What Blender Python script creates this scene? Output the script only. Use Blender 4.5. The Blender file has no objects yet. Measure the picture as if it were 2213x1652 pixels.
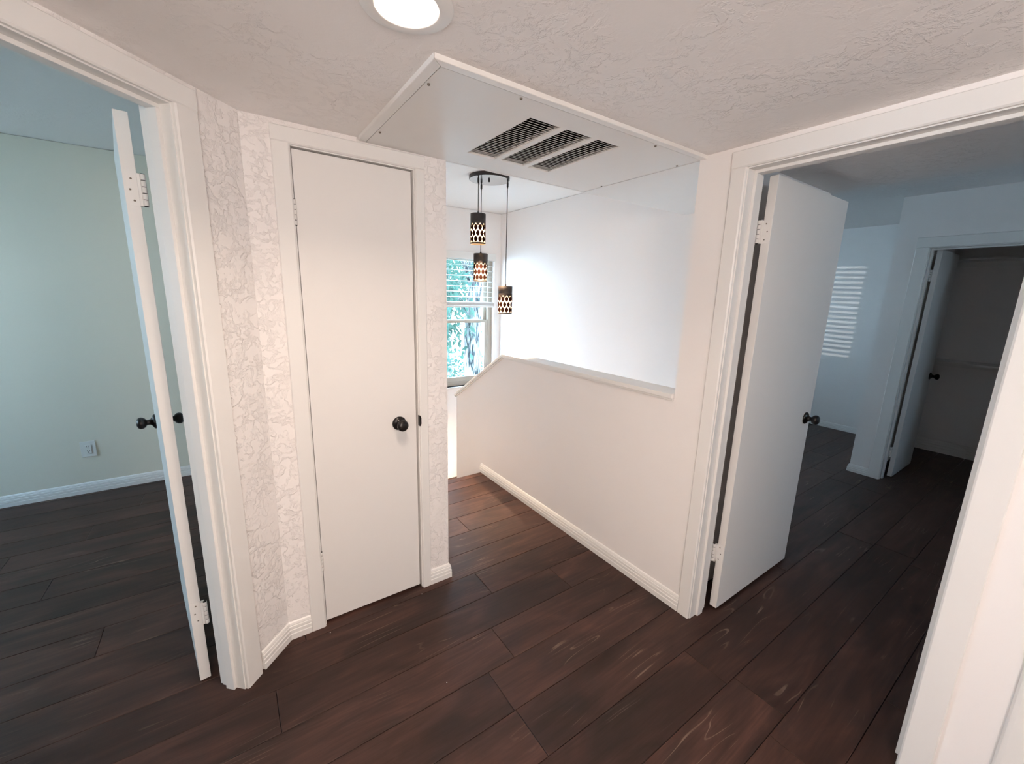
import bpy, bmesh, math, random
from mathutils import Vector, Matrix
random.seed(7)
sc = bpy.context.scene
COL = sc.collection
R = math.radians

# ------------------------------------------------------------------ camera
CAM_H = 1.54
cam_d = bpy.data.cameras.new('camera'); cam = bpy.data.objects.new('camera', cam_d); COL.objects.link(cam)
cam_d.sensor_fit = 'HORIZONTAL'; cam_d.sensor_width = 36.0; cam_d.lens = 14.51; cam_d.clip_start = .02
rx, up, fw = (Vector((.82394447, -.56609752, .02547763)), Vector((.09537555, .18285557, .9785026)),
              Vector((.55858663, .80380186, -.2046547)))
cam.matrix_world = Matrix(((rx.x, up.x, -fw.x, 0), (rx.y, up.y, -fw.y, 0), (rx.z, up.z, -fw.z, CAM_H), (0, 0, 0, 1)))
sc.camera = cam

# ------------------------------------------------------------------ world (bright hazy sky), exposure
SKY = 26.0
world = bpy.data.worlds.new('sky'); sc.world = world; world.use_nodes = True
nt = world.node_tree; nt.nodes.clear()
wo = nt.nodes.new('ShaderNodeOutputWorld'); bg = nt.nodes.new('ShaderNodeBackground')
tc = nt.nodes.new('ShaderNodeTexCoord'); sx = nt.nodes.new('ShaderNodeSeparateXYZ'); rp = nt.nodes.new('ShaderNodeValToRGB')
nt.links.new(tc.outputs['Generated'], sx.inputs[0]); nt.links.new(sx.outputs['Z'], rp.inputs[0])
nt.links.new(rp.outputs[0], bg.inputs[0]); nt.links.new(bg.outputs[0], wo.inputs[0])
cr = rp.color_ramp
cr.elements[0].position = 0.0; cr.elements[0].color = (.60, .81, 1, 1)
cr.elements[1].position = .6; cr.elements[1].color = (.43, .70, 1, 1)
bg.inputs[1].default_value = SKY

sc.view_settings.view_transform = 'Standard'; sc.view_settings.look = 'None'
sc.view_settings.exposure = 0.34; sc.view_settings.gamma = 1.0; sc.view_settings.use_curve_mapping = False
sc.cycles.use_denoising = True; sc.cycles.use_light_tree = False
sc.cycles.max_bounces = 14; sc.cycles.diffuse_bounces = 8; sc.cycles.transparent_max_bounces = 16
sc.cycles.sample_clamp_indirect = 6.0; sc.cycles.caustics_reflective = False; sc.cycles.caustics_refractive = False

CAN_POWER = 10.5
FILL_GLOBE_STRENGTH = 86.0
PENDANT_POWER = 230.0

# low hazy sun, filtered by trees
sun = bpy.data.lights.new('sun', 'SUN'); sun.energy = .85; sun.angle = R(.12); sun.color = (1, .97, .92)
sun_o = bpy.data.objects.new('sun', sun); COL.objects.link(sun_o); sun_o.rotation_euler = Vector((.77, -.64, -.018)).to_track_quat('-Z', 'Y').to_euler()
def portal(name, loc, rot, sx_, sy_):
    l = bpy.data.lights.new(name, 'AREA'); l.shape = 'RECTANGLE'; l.size = sx_; l.size_y = sy_
    l.cycles.is_portal = True
    o = bpy.data.objects.new(name, l); COL.objects.link(o); o.location = loc; o.rotation_euler = rot
portal('window_portal', (2.295, 4.40, 1.24), (R(-90), 0, 0), .75, 1.56)
portal('window_portal', (2.23, 4.40, -1.9), (R(-90), 0, 0), .88, 1.5)  # unseen lower-storey opening, added to send daylight up the stairwell
portal('window_portal', (-3.34, 3.35, 1.525), (0, R(-90), 0), 1.05, 1.0)
portal('window_portal', (3.4, -1.86, 1.75), (R(90), 0, 0), .6, .4)  # for the small added window of the right bedroom
portal('window_portal', (3.75, 4.40, 1.5), (R(-90), 0, 0), 1.4, 1.2)

# ------------------------------------------------------------------ materials
def new_mat(name):
    m = bpy.data.materials.new(name); m.use_nodes = True
    n = m.node_tree; b = n.nodes['Principled BSDF']
    return m, n, b
def N(n, t, **k):
    x = n.nodes.new(t)
    for a, v in k.items(): setattr(x, a, v)
    return x
def plain(name, col, rough=.5, metal=0.0, spec=.5):
    m, n, b = new_mat(name)
    b.inputs['Base Color'].default_value = (*col, 1); b.inputs['Roughness'].default_value = rough
    b.inputs['Metallic'].default_value = metal; b.inputs['Specular IOR Level'].default_value = spec
    tcx = N(n, 'ShaderNodeTexCoord'); nz = N(n, 'ShaderNodeTexNoise'); nz.inputs['Scale'].default_value = 14
    rr = N(n, 'ShaderNodeMapRange'); rr.inputs['To Min'].default_value = rough - .06; rr.inputs['To Max'].default_value = rough + .06
    n.links.new(tcx.outputs['Object'], nz.inputs['Vector']); n.links.new(nz.outputs[0], rr.inputs['Value'])
    n.links.new(rr.outputs[0], b.inputs['Roughness'])
    return m
def plaster(name, col, strength, scale=26, mask=(.42, .60), rough=.6):
    """painted drywall with a trowelled knockdown texture"""
    m, n, b = new_mat(name)
    b.inputs['Roughness'].default_value = rough; b.inputs['Specular IOR Level'].default_value = .3
    tcx = N(n, 'ShaderNodeTexCoord')
    warp = N(n, 'ShaderNodeTexNoise'); warp.inputs['Scale'].default_value = 9; warp.inputs['Detail'].default_value = 3
    add = N(n, 'ShaderNodeVectorMath', operation='MULTIPLY_ADD'); add.inputs[1].default_value = (.09, .09, .09)
    a = N(n, 'ShaderNodeTexNoise'); a.inputs['Scale'].default_value = scale; a.inputs['Detail'].default_value = 6; a.inputs['Roughness'].default_value = .62
    ra = N(n, 'ShaderNodeValToRGB'); ra.color_ramp.elements[0].position = .46; ra.color_ramp.elements[1].position = .56
    fine = N(n, 'ShaderNodeTexNoise'); fine.inputs['Scale'].default_value = 130; fine.inputs['Detail'].default_value = 2
    big = N(n, 'ShaderNodeTexNoise'); big.inputs['Scale'].default_value = 2.3; big.inputs['Detail'].default_value = 2
    rb = N(n, 'ShaderNodeValToRGB'); rb.color_ramp.elements[0].position = mask[0]; rb.color_ramp.elements[1].position = mask[1]
    mul = N(n, 'ShaderNodeMath', operation='MULTIPLY'); mix = N(n, 'ShaderNodeMath', operation='MULTIPLY_ADD'); mix.inputs[1].default_value = .12
    bp = N(n, 'ShaderNodeBump'); bp.inputs['Strength'].default_value = strength; bp.inputs['Distance'].default_value = .0022
    L = n.links.new
    L(tcx.outputs['Object'], warp.inputs['Vector']); L(warp.outputs['Color'], add.inputs[0]); L(tcx.outputs['Object'], add.inputs[2])
    L(add.outputs[0], a.inputs['Vector']); L(a.outputs[0], ra.inputs[0]); L(tcx.outputs['Object'], fine.inputs['Vector'])
    L(tcx.outputs['Object'], big.inputs['Vector']); L(big.outputs[0], rb.inputs[0])
    L(ra.outputs[0], mul.inputs[0]); L(rb.outputs[0], mul.inputs[1]); L(fine.outputs[0], mix.inputs[0]); L(mul.outputs[0], mix.inputs[2])
    L(mix.outputs[0], bp.inputs['Height']); L(bp.outputs[0], b.inputs['Normal'])
    mc = N(n, 'ShaderNodeMix', data_type='RGBA'); mc.inputs['A'].default_value = (*col, 1)
    mc.inputs['B'].default_value = (col[0] * .965, col[1] * .955, col[2] * .94, 1)
    sm = N(n, 'ShaderNodeTexNoise'); sm.inputs['Scale'].default_value = 1.4
    L(tcx.outputs['Object'], sm.inputs['Vector']); L(sm.outputs[0], mc.inputs['Factor']); L(mc.outputs['Result'], b.inputs['Base Color'])
    return m

WHITE = (.905, .88, .87)
M_TEX = plaster('textured_wall_paint', WHITE, 1.0, mask=(.30, .46))
M_SMOOTH = plaster('smooth_wall_paint', WHITE, .06)
M_GREEN = plaster('pale_green_wall_paint', (.79, .77, .67), .06)
M_CEIL = plaster('ceiling_paint', (.90, .875, .865), 1.0, scale=20, mask=(.36, .52))
M_TRIM = plain('trim_paint', (.82, .81, .79), .36)
M_DOOR = plain('door_paint', (.81, .795, .775), .42)
M_PANEL = plain('panel_paint', (.78, .765, .745), .45)
M_BLACK = plain('oil_rubbed_bronze', (.012, .010, .010), .30, .4)
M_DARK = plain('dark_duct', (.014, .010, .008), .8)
M_SLOT = plain('slot_black', (.01, .01, .01), .6)
M_TAN = plain('tan_vinyl', (.42, .38, .32), .4)
M_BLIND = plain('blind_white', (.82, .82, .80), .35)
M_SCREW = plain('screw_zinc', (.20, .17, .14), .4, .7)
M_CHROME = plain('brushed_steel', (.62, .64, .65), .16, 1.0)
M_BROWN = plain('dark_brown_metal', (.020, .013, .011), .5, .3)
M_PLATE = plain('outlet_plastic', (.80, .80, .77), .35)
M_SUB = plain('subfloor', (.02, .013, .010), .8)

def wood_material(name):
    m, n, b = new_mat(name); L = n.links.new
    tcx = N(n, 'ShaderNodeTexCoord'); oi = N(n, 'ShaderNodeObjectInfo')
    off = N(n, 'ShaderNodeVectorMath', operation='SCALE'); off.inputs['Scale'].default_value = 37.0
    cmb = N(n, 'ShaderNodeCombineXYZ'); L(oi.outputs['Random'], cmb.inputs[0]); L(oi.outputs['Random'], cmb.inputs[1]); L(oi.outputs['Random'], cmb.inputs[2])
    L(cmb.outputs[0], off.inputs[0])
    add = N(n, 'ShaderNodeVectorMath', operation='ADD'); L(tcx.outputs['Object'], add.inputs[0]); L(off.outputs[0], add.inputs[1])
    # broad smoky patches
    s1 = N(n, 'ShaderNodeVectorMath', operation='MULTIPLY'); s1.inputs[1].default_value = (1.6, 5.0, 1)
    L(add.outputs[0], s1.inputs[0])
    big = N(n, 'ShaderNodeTexNoise'); big.inputs['Scale'].default_value = 1.6; big.inputs['Detail'].default_value = 4; big.inputs['Distortion'].default_value = .9
    L(s1.outputs[0], big.inputs['Vector'])
    # cathedral figure
    s2 = N(n, 'ShaderNodeVectorMath', operation='MULTIPLY'); s2.inputs[1].default_value = (.55, 6.0, 1)
    L(add.outputs[0], s2.inputs[0])
    wv = N(n, 'ShaderNodeTexNoise'); wv.inputs['Scale'].default_value = 1.5; wv.inputs['Detail'].default_value = 2; wv.inputs['Distortion'].default_value = .6
    L(s2.outputs[0], wv.inputs['Vector'])
    ring = N(n, 'ShaderNodeMath', operation='MULTIPLY'); ring.inputs[1].default_value = 46.0; L(wv.outputs[0], ring.inputs[0])
    sn = N(n, 'ShaderNodeMath', operation='SINE'); L(ring.outputs[0], sn.inputs[0])
    # fine pores
    s3 = N(n, 'ShaderNodeVectorMath', operation='MULTIPLY'); s3.inputs[1].default_value = (7, 160, 1)
    L(add.outputs[0], s3.inputs[0])
    pore = N(n, 'ShaderNodeTexNoise'); pore.inputs['Scale'].default_value = 1.0; pore.inputs['Detail'].default_value = 3
    L(s3.outputs[0], pore.inputs['Vector'])
    # knots
    s4 = N(n, 'ShaderNodeVectorMath', operation='MULTIPLY'); s4.inputs[1].default_value = (1.5, 3.0, 0)
    L(add.outputs[0], s4.inputs[0])
    vor = N(n, 'ShaderNodeTexVoronoi'); vor.inputs['Scale'].default_value = 1.0; L(s4.outputs[0], vor.inputs['Vector'])
    kn = N(n, 'ShaderNodeMapRange'); kn.inputs['From Min'].default_value = .03; kn.inputs['From Max'].default_value = .13
    kn.inputs['To Min'].default_value = .35; kn.inputs['To Max'].default_value = 1.0; L(vor.outputs['Distance'], kn.inputs['Value'])
    ramp = N(n, 'ShaderNodeValToRGB'); e = ramp.color_ramp.elements
    e[0].position = .30; e[0].color = (.027, .0150, .0120, 1); e[1].position = .70; e[1].color = (.066, .0320, .0242, 1)
    mid = e.new(.5); mid.color = (.043, .0212, .0163, 1)
    L(big.outputs[0], ramp.inputs[0])
    # plank to plank shade
    pv = N(n, 'ShaderNodeMapRange'); pv.inputs['To Min'].default_value = .78; pv.inputs['To Max'].default_value = 1.20; L(oi.outputs['Random'], pv.inputs['Value'])
    f1 = N(n, 'ShaderNodeMapRange'); f1.inputs['From Min'].default_value = -1; f1.inputs['To Min'].default_value = .90; f1.inputs['To Max'].default_value = 1.08
    L(sn.outputs[0], f1.inputs['Value'])
    f2 = N(n, 'ShaderNodeMapRange'); f2.inputs['From Min'].default_value = .3; f2.inputs['From Max'].default_value = .7; f2.inputs['To Min'].default_value = .86; f2.inputs['To Max'].default_value = 1.12
    L(pore.outputs[0], f2.inputs['Value'])
    def mul(a, c):
        q = N(n, 'ShaderNodeMath', operation='MULTIPLY'); L(a, q.inputs[0]); L(c, q.inputs[1]); return q.outputs[0]
    fac = mul(mul(pv.outputs[0], f1.outputs[0]), mul(f2.outputs[0], kn.outputs[0]))
    sc_ = N(n, 'ShaderNodeVectorMath', operation='SCALE'); L(ramp.outputs[0], sc_.inputs[0]); L(fac, sc_.inputs['Scale'])
    # pale lime left in some of the figure lines
    lm = N(n, 'ShaderNodeMapRange'); lm.inputs['From Min'].default_value = .965; lm.inputs['From Max'].default_value = 1.0; L(sn.outputs[0], lm.inputs['Value'])
    msk = N(n, 'ShaderNodeTexNoise'); msk.inputs['Scale'].default_value = 4.2; L(add.outputs[0], msk.inputs['Vector'])
    mr = N(n, 'ShaderNodeMapRange'); mr.inputs['From Min'].default_value = .55; mr.inputs['From Max'].default_value = .70; L(msk.outputs[0], mr.inputs['Value'])
    lf = mul(lm.outputs[0], mr.outputs[0]); lf2 = N(n, 'ShaderNodeMath', operation='MULTIPLY'); lf2.inputs[1].default_value = .8; L(lf, lf2.inputs[0])
    mx = N(n, 'ShaderNodeMix', data_type='RGBA'); L(lf2.outputs[0], mx.inputs['Factor']); L(sc_.outputs[0], mx.inputs['A']); mx.inputs['B'].default_value = (.17, .12, .09, 1)
    L(mx.outputs['Result'], b.inputs['Base Color'])
    rg = N(n, 'ShaderNodeMapRange'); rg.inputs['To Min'].default_value = .34; rg.inputs['To Max'].default_value = .5; L(pore.outputs[0], rg.inputs['Value'])
    L(rg.outputs[0], b.inputs['Roughness']); b.inputs['Specular IOR Level'].default_value = .2
    bp = N(n, 'ShaderNodeBump'); bp.inputs['Strength'].default_value = .12; bp.inputs['Distance'].default_value = .001
    hs = N(n, 'ShaderNodeMath', operation='ADD'); L(pore.outputs[0], hs.inputs[0]); L(f1.outputs[0], hs.inputs[1])
    L(hs.outputs[0], bp.inputs['Height']); L(bp.outputs[0], b.inputs['Normal'])
    return m
M_WOOD = wood_material('smoked_oak_plank')

def glass_mat():
    m, n, b = new_mat('window_glass'); n.nodes.remove(b)
    o = n.nodes['Material Output']; t = N(n, 'ShaderNodeBsdfTransparent'); g = N(n, 'ShaderNodeBsdfGlossy'); g.inputs['Roughness'].default_value = .02
    t.inputs[0].default_value = (.96, .97, .97, 1); lw = N(n, 'ShaderNodeLayerWeight'); f = N(n, 'ShaderNodeMath', operation='POWER'); f.inputs[1].default_value = 5.0; lw.inputs[0].default_value = .5
    f2 = N(n, 'ShaderNodeMath', operation='MULTIPLY_ADD'); f2.inputs[1].default_value = .8; f2.inputs[2].default_value = .04
    n.links.new(lw.outputs['Facing'], f.inputs[0]); n.links.new(f.outputs[0], f2.inputs[0]); f = f2
    x = N(n, 'ShaderNodeMixShader'); n.links.new(f.outputs[0], x.inputs[0]); n.links.new(t.outputs[0], x.inputs[1]); n.links.new(g.outputs[0], x.inputs[2])
    n.links.new(x.outputs[0], o.inputs[0]); return m
M_GLASS = glass_mat()
def emit_mat(name, col, s):
    m, n, b = new_mat(name); b.inputs['Base Color'].default_value = (.8, .8, .8, 1)
    b.inputs['Emission Color'].default_value = (*col, 1); b.inputs['Emission Strength'].default_value = s; return m
M_LENS = emit_mat('lamp_lens', (1, .86, .66), 14)
M_BULB = emit_mat('pendant_bulb', (1, .74, .42), 40)
def trans_mat(name, diff, trans, k, clear=0.0):
    m, n, b = new_mat(name); n.nodes.remove(b); o = n.nodes['Material Output']
    d = N(n, 'ShaderNodeBsdfDiffuse'); d.inputs[0].default_value = (*diff, 1)
    t = N(n, 'ShaderNodeBsdfTranslucent'); t.inputs[0].default_value = (*trans, 1)
    x = N(n, 'ShaderNodeMixShader'); x.inputs[0].default_value = k
    n.links.new(d.outputs[0], x.inputs[1]); n.links.new(t.outputs[0], x.inputs[2]); out = x.outputs[0]
    if clear:
        c = N(n, 'ShaderNodeBsdfTransparent'); y = N(n, 'ShaderNodeMixShader'); y.inputs[0].default_value = clear
        n.links.new(out, y.inputs[1]); n.links.new(c.outputs[0], y.inputs[2]); out = y.outputs[0]
    n.links.new(out, o.inputs[0]); return m
M_SHADE = trans_mat('frosted_amber_glass', (.55, .46, .36), (.25, .20, .15), .6, .03)
M_OVAL = trans_mat('dark_brown_glass', (.022, .009, .007), (.030, .008, .004), .40)
M_LEAF = trans_mat('tree_leaf', (.032, .066, .056), (.046, .092, .062), .45)
def bark():
    m, n, b = new_mat('tree_bark'); b.inputs['Roughness'].default_value = .95; b.inputs['Specular IOR Level'].default_value = .1
    t = N(n, 'ShaderNodeTexCoord'); mp = N(n, 'ShaderNodeMapping'); mp.inputs['Scale'].default_value = (14, 14, 2.6)
    z = N(n, 'ShaderNodeTexNoise'); z.inputs['Scale'].default_value = 1.5; z.inputs['Detail'].default_value = 6; z.inputs['Distortion'].default_value = .8
    r = N(n, 'ShaderNodeValToRGB'); r.color_ramp.elements[0].position = .42; r.color_ramp.elements[0].color = (.012, .015, .017, 1); r.color_ramp.elements[1].position = .60; r.color_ramp.elements[1].color = (.20, .20, .19, 1)
    n.links.new(t.outputs['Object'], mp.inputs[0]); n.links.new(mp.outputs[0], z.inputs['Vector']); n.links.new(z.outputs[0], r.inputs[0]); n.links.new(r.outputs[0], b.inputs['Base Color'])
    bp = N(n, 'ShaderNodeBump'); bp.inputs['Distance'].default_value = .03; n.links.new(z.outputs[0], bp.inputs['Height']); n.links.new(bp.outputs[0], b.inputs['Normal']); return m
M_BARK = bark()
M_BOUNCE_GROUND = plain('pale_bounce_ground', (.70, .69, .64), .9)  # ground tone raised so it bounces daylight up to the ceilings

# ------------------------------------------------------------------ mesh helpers
class MB:
    def __init__(s): s.bm = bmesh.new()
    def box(s, x0, x1, y0, y1, z0, z1):
        bm = s.bm
        v = [bm.verts.new((x, y, z)) for z in (z0, z1) for x, y in ((x0, y0), (x1, y0), (x1, y1), (x0, y1))]
        for f in ((3, 2, 1, 0), (4, 5, 6, 7), (0, 1, 5, 4), (1, 2, 6, 5), (2, 3, 7, 6), (3, 0, 4, 7)): bm.faces.new([v[i] for i in f])
        return s
    def prism(s, pts, z0, z1, axis='Z'):
        """extrude the polygon pts; axis X takes (y, z) points, axis Z takes (x, y)"""
        def P(p, h): return (p[0], p[1], h) if axis == 'Z' else ((h, p[0], p[1]) if axis == 'X' else (p[1], h, p[0]))
        a = [s.bm.verts.new(P(p, z0)) for p in pts]; b = [s.bm.verts.new(P(p, z1)) for p in pts]; n = len(pts)
        s.bm.faces.new(a[::-1]); s.bm.faces.new(b)
        for i in range(n): s.bm.faces.new([a[i], a[(i + 1) % n], b[(i + 1) % n], b[i]])
        return s
    def lathe(s, prof, seg=24, mat=Matrix.Identity(4), smooth=True):
        """revolve (r, z) about Z"""
        rings = []
        for r, z in prof:
            if r < 1e-6: rings.append([s.bm.verts.new(mat @ Vector((0, 0, z)))])
            else: rings.append([s.bm.verts.new(mat @ Vector((r * math.cos(2 * math.pi * i / seg), r * math.sin(2 * math.pi * i / seg), z))) for i in range(seg)])
        for a, b in zip(rings, rings[1:]):
            for i in range(seg):
                j = (i + 1) % seg
                q = [a[i % len(a)], a[j % len(a)], b[j % len(b)], b[i % len(b)]]
                q = list(dict.fromkeys(q))
                if len(q) > 2:
                    f = s.bm.faces.new(q); f.smooth = smooth
        return s
    def tube(s, a, b, r0, r1=None, seg=8):
        a, b = Vector(a), Vector(b); r1 = r0 if r1 is None else r1; d = b - a
        q = d.to_track_quat('Z', 'Y').to_matrix().to_4x4(); q.translation = a
        return s.lathe([(0, 0), (r0, 0), (r1, d.length), (0, d.length)], seg, q)
    def sweep(s, path, prof, side=1):
        """sweep the (offset, z) profile along a polyline in plan, mitred"""
        n = len(path); P = [Vector(p) for p in path]; rings = []
        for i in range(n):
            d0 = (P[i] - P[i - 1]).normalized() if i > 0 else None
            d1 = (P[i + 1] - P[i]).normalized() if i < n - 1 else None
            d0 = d0 or d1; d1 = d1 or d0
            n0 = Vector((-d0.y, d0.x)) * side; n1 = Vector((-d1.y, d1.x)) * side
            m = (n0 + n1).normalized(); k = 1 / max(.2, m.dot(n0))
            rings.append([s.bm.verts.new((P[i].x + m.x * t * k, P[i].y + m.y * t * k, z)) for t, z in prof])
        m = len(prof)
        for a, b in zip(rings, rings[1:]):
            for j in range(m): s.bm.faces.new([a[j], a[(j + 1) % m], b[(j + 1) % m], b[j]])
        s.bm.faces.new(rings[0]); s.bm.faces.new(rings[-1][::-1]); return s
    def build(s, name, mat, parent=None, loc=None, rotz=0, bevel=0.0, kind=None):
        bm = s.bm
        bmesh.ops.recalc_face_normals(bm, faces=bm.faces)
        if bevel: bmesh.ops.bevel(bm, geom=[e for e in bm.edges if e.calc_length() > bevel * 3], offset=bevel, segments=2, affect='EDGES', profile=.5, clamp_overlap=True)
        me = bpy.data.meshes.new(name); bm.to_mesh(me); bm.free()
        o = bpy.data.objects.new(name, me); COL.objects.link(o); me.materials.append(mat)
        if parent: o.parent = parent
        if loc: o.location = loc
        if rotz: o.rotation_euler = (0, 0, rotz)
        if kind: o['kind'] = kind
        return o
def tag(o, label, cat, group=None, kind=None):
    o['label'] = label; o['category'] = cat
    if group: o['group'] = group
    if kind: o['kind'] = kind
    return o
def empty(name, loc=(0, 0, 0), rotz=0):
    o = bpy.data.objects.new(name, None); COL.objects.link(o); o.location = loc; o.rotation_euler = (0, 0, rotz); o.empty_display_size = .1; return o
def box(*a): return MB().box(*a)
def S(o, label, cat): return tag(o, label, cat, None, 'structure')

# ------------------------------------------------------------------ plan
CE = 2.143          # hall ceiling
XR = 1.752          # right wall / half wall plane
YC = 1.852          # closet wall plane
XS = 2.746          # far stairwell wall
YW = 4.246          # window wall
DG = Vector((.104, 1.852)); DA = R(225)     # diagonal wall: local x runs along it away from the closet, local +y faces the hall
def dg(x, y=0):
    c = math.cos(DA); s_ = math.sin(DA); return (DG.x + c * x - s_ * y, DG.y + s_ * x + c * y)

# ------------------------------------------------------------------ floor
fl = MB()
for a in ((-3.3, .89, -1.8, 4.3), (.89, XR + .1, -1.8, 2.88), (XR + .1, 2.80, -1.8, 1.10), (2.80, 6.4, -1.8, 4.3)): fl.box(a[0], a[1], a[2], a[3], -.22, -.0125)
floor = fl.build('floor', M_SUB); S(floor, 'dark smoked oak plank floor running through hall and bedrooms', 'floor')
PW = .19375; LEN = 1.80; GAP = .0011
def plank(x0, x1, y0, y1):
    bm = bmesh.new(); hx = (x1 - x0) / 2 - GAP; hy = (y1 - y0) / 2 - GAP; c = .0010
    def ring(ax, ay, z): return [bm.verts.new(p) for p in ((-ax, -ay, z), (ax, -ay, z), (ax, ay, z), (-ax, ay, z))]
    r0, r1, r2 = ring(hx, hy, -.0125), ring(hx, hy, -c), ring(hx - c, hy - c, 0)
    for a, b in ((r0, r1), (r1, r2)):
        for i in range(4): bm.faces.new([a[i], a[(i + 1) % 4], b[(i + 1) % 4], b[i]])
    bm.faces.new(r2); bm.faces.new(r0[::-1])
    me = bpy.data.meshes.new('plank'); bm.to_mesh(me); bm.free(); me.materials.append(M_WOOD)
    o = bpy.data.objects.new('plank', me); COL.objects.link(o); o.parent = floor
    o.location = ((x0 + x1) / 2, (y0 + y1) / 2, 0)
known = {2.381: 1.21, 1.799: 1.025, 1.606: 1.41, 1.412: .898, 1.024: .77, .831: 1.558, .637: 1.612}
second = {1.606: .026, .637: 3.39}
for k in range(-8, 23):
    y1 = 2.768 - PW * k; y0 = y1 - PW; ym = (y0 + y1) / 2
    if ym > 4.25 or ym < -1.6: continue
    butt = next((v for q, v in known.items() if abs(q - y1) < .03), None)
    if butt is None: butt = random.uniform(0, LEN)
    spans = []
    if ym > 2.80: spans = [(-3.2, .80), (2.85, 6.2)]
    elif ym > 1.08: spans = [(-3.2, XR), (2.85, 6.2)]
    elif ym > .98: spans = [(-3.2, 6.2)]
    else: spans = [(-.8, 6.2)]
    cuts = set(butt + LEN * j for j in range(-4, 6))
    s2 = next((v for q, v in second.items() if abs(q - y1) < .03), None)
    if s2 is not None: cuts = {c for c in cuts if abs(c - s2) > .5} | {s2}
    for a, b in spans:
        cs = [a] + sorted(c for c in cuts if a + .12 < c < b - .12) + [b]
        for p, q in zip(cs, cs[1:]): plank(p, q, y0, y1)
# sliver of plank up to the stair nosing
plank(.89, XR, 2.769, 2.893)

# ------------------------------------------------------------------ ceilings
def loop_slab(outer, holes, z0, z1):
    """polygon with holes, thickness z0..z1"""
    bm = bmesh.new(); es = []
    for lp in [outer] + holes:
        vs = [bm.verts.new((p[0], p[1], z0)) for p in lp]
        es += [bm.edges.new((vs[i], vs[(i + 1) % len(vs)])) for i in range(len(vs))]
    r = bmesh.ops.triangle_fill(bm, edges=es, use_beauty=True, use_dissolve=False)
    fs = [f for f in bm.faces]
    ex = bmesh.ops.extrude_face_region(bm, geom=fs)
    for v in (g for g in ex['geom'] if isinstance(g, bmesh.types.BMVert)): v.co.z = z1
    m = MB(); m.bm.free(); m.bm = bm; return m
CAN = (.385, .985)
circ = [(CAN[0] + .067 * math.cos(2 * math.pi * i / 40), CAN[1] + .067 * math.sin(2 * math.pi * i / 40)) for i in range(40)]
hall = [(-.85, -1.75), (2.85, -1.75), (2.85, 1.14), (2.746, 1.14), (2.746, 1.868), (.88, 1.868), (.88, 1.88), (.10, 1.88), (-.85, .93)]
hall_ceiling = loop_slab(hall, [circ, [(.56, 1.17), (1.72, 1.17), (1.72, 1.82), (.56, 1.82)]], CE, 2.40)
o = hall_ceiling.build('ceiling', M_CEIL); S(o, 'low off-white textured hall ceiling around the round downlight', 'ceiling')
o = box(XR + .004, XS, 1.145, 1.868, 2.129, 2.1425).build('ceiling_soffit', M_PANEL); S(o, 'smooth soffit beside the return air panel above the half wall', 'ceiling')
o = box(.891, XR + .004, 1.856, 1.868, 2.129, 2.1425).build('trim_soffit', M_PANEL); S(o, 'narrow soffit edge strip in front of the stairwell opening', 'trim')
o = box(-3.4, 2.80, -1.85, 4.40, 2.458, 2.56).build('ceiling_upper', plaster('upper_ceiling_paint', (.92, .905, .89), .35, scale=20)); S(o, 'high ceiling over the stairwell and the left bedroom', 'ceiling')
o = box(2.80, 6.45, -1.85, 4.40, 2.42, 2.56).build('ceiling_bedroom', M_CEIL); S(o, 'higher ceiling inside the dim right bedroom', 'ceiling')

# ------------------------------------------------------------------ walls
def wall(name, boxes, mat, label):
    m = MB()
    for b in boxes: m.box(*b)
    o = m.build(name, mat); return S(o, label, 'wall')
Z1 = 2.455
# closet front wall, opening X .2595..735
wall('wall_closet', [(.104, .2445, YC, YC + .09, 0, CE + .02), (.75, .891, YC, YC + .09, 0, CE + .02), (.2445, .75, YC, YC + .09, 2.075, CE + .02)], M_TEX, 'textured wall around the narrow closet door')
wall('wall_stair_left', [(.775, .891, YC + .09, YW, -3.2, Z1)], M_TEX, 'side wall between closet and stairwell')
wall('wall_closet_inside', [(-.02, .10, 1.97, 2.6, 0, Z1), (.10, .775, 2.5, 2.6, 0, Z1)], M_SMOOTH, 'closet shell behind the narrow door')
# diagonal wall in its own frame
dgw = MB()
for a in ((0.0, .236, -.100, 0, 0, CE + .02), (.984, 1.22, -.100, 0, 0, CE + .02), (.236, .984, -.100, 0, 2.078, CE + .02), (0, 1.22, -.100, -.02, CE + .02, Z1)): dgw.box(*a)
o = dgw.build('wall_left', M_TEX, None, (DG.x, DG.y, 0), DA); S(o, 'textured diagonal wall holding the left bedroom doorway', 'wall')
e0 = dg(1.21)
wall('wall_hall_left', [(e0[0] - .1, e0[0], -1.7, e0[1] + .05, 0, Z1)], M_TEX, 'hall wall beside the camera on the left')
wall('wall_hall_back', [(-.9, XR, -1.8, -1.7, 0, Z1)], M_SMOOTH, 'hall wall behind the camera')
wall('wall_right', [(XR, XR + .118, .943, 1.145, 0, CE + .02), (XR, XR + .118, .14, .943, 2.072, CE + .02), (XR, XR + .118, -1.7, .14, 0, CE + .02)], M_SMOOTH, 'smooth wall holding the right bedroom doorway')
wall('wall_bedroom_partition', [(XR + .118, 2.85, 1.035, 1.145, 0, Z1), (2.746, 2.85, 1.145, YW, -3.2, Z1)], M_SMOOTH, 'wall between the stairwell and the right bedroom, bright on its stair side')
hw = MB().prism([(1.145, -.9), (1.145, 1.072), (2.64, 1.072), (3.44, .592), (3.44, -.9)], XR, XR + .095, 'X')
o = hw.build('wall_half', M_SMOOTH); S(o, 'white half wall beside the stairs with sloped end', 'wall')
o = box(XR, XS, 1.03, 1.145, -3.2, -.02).build('wall_below', M_SMOOTH); S(o, 'stairwell wall below the floor edge', 'wall')
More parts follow.
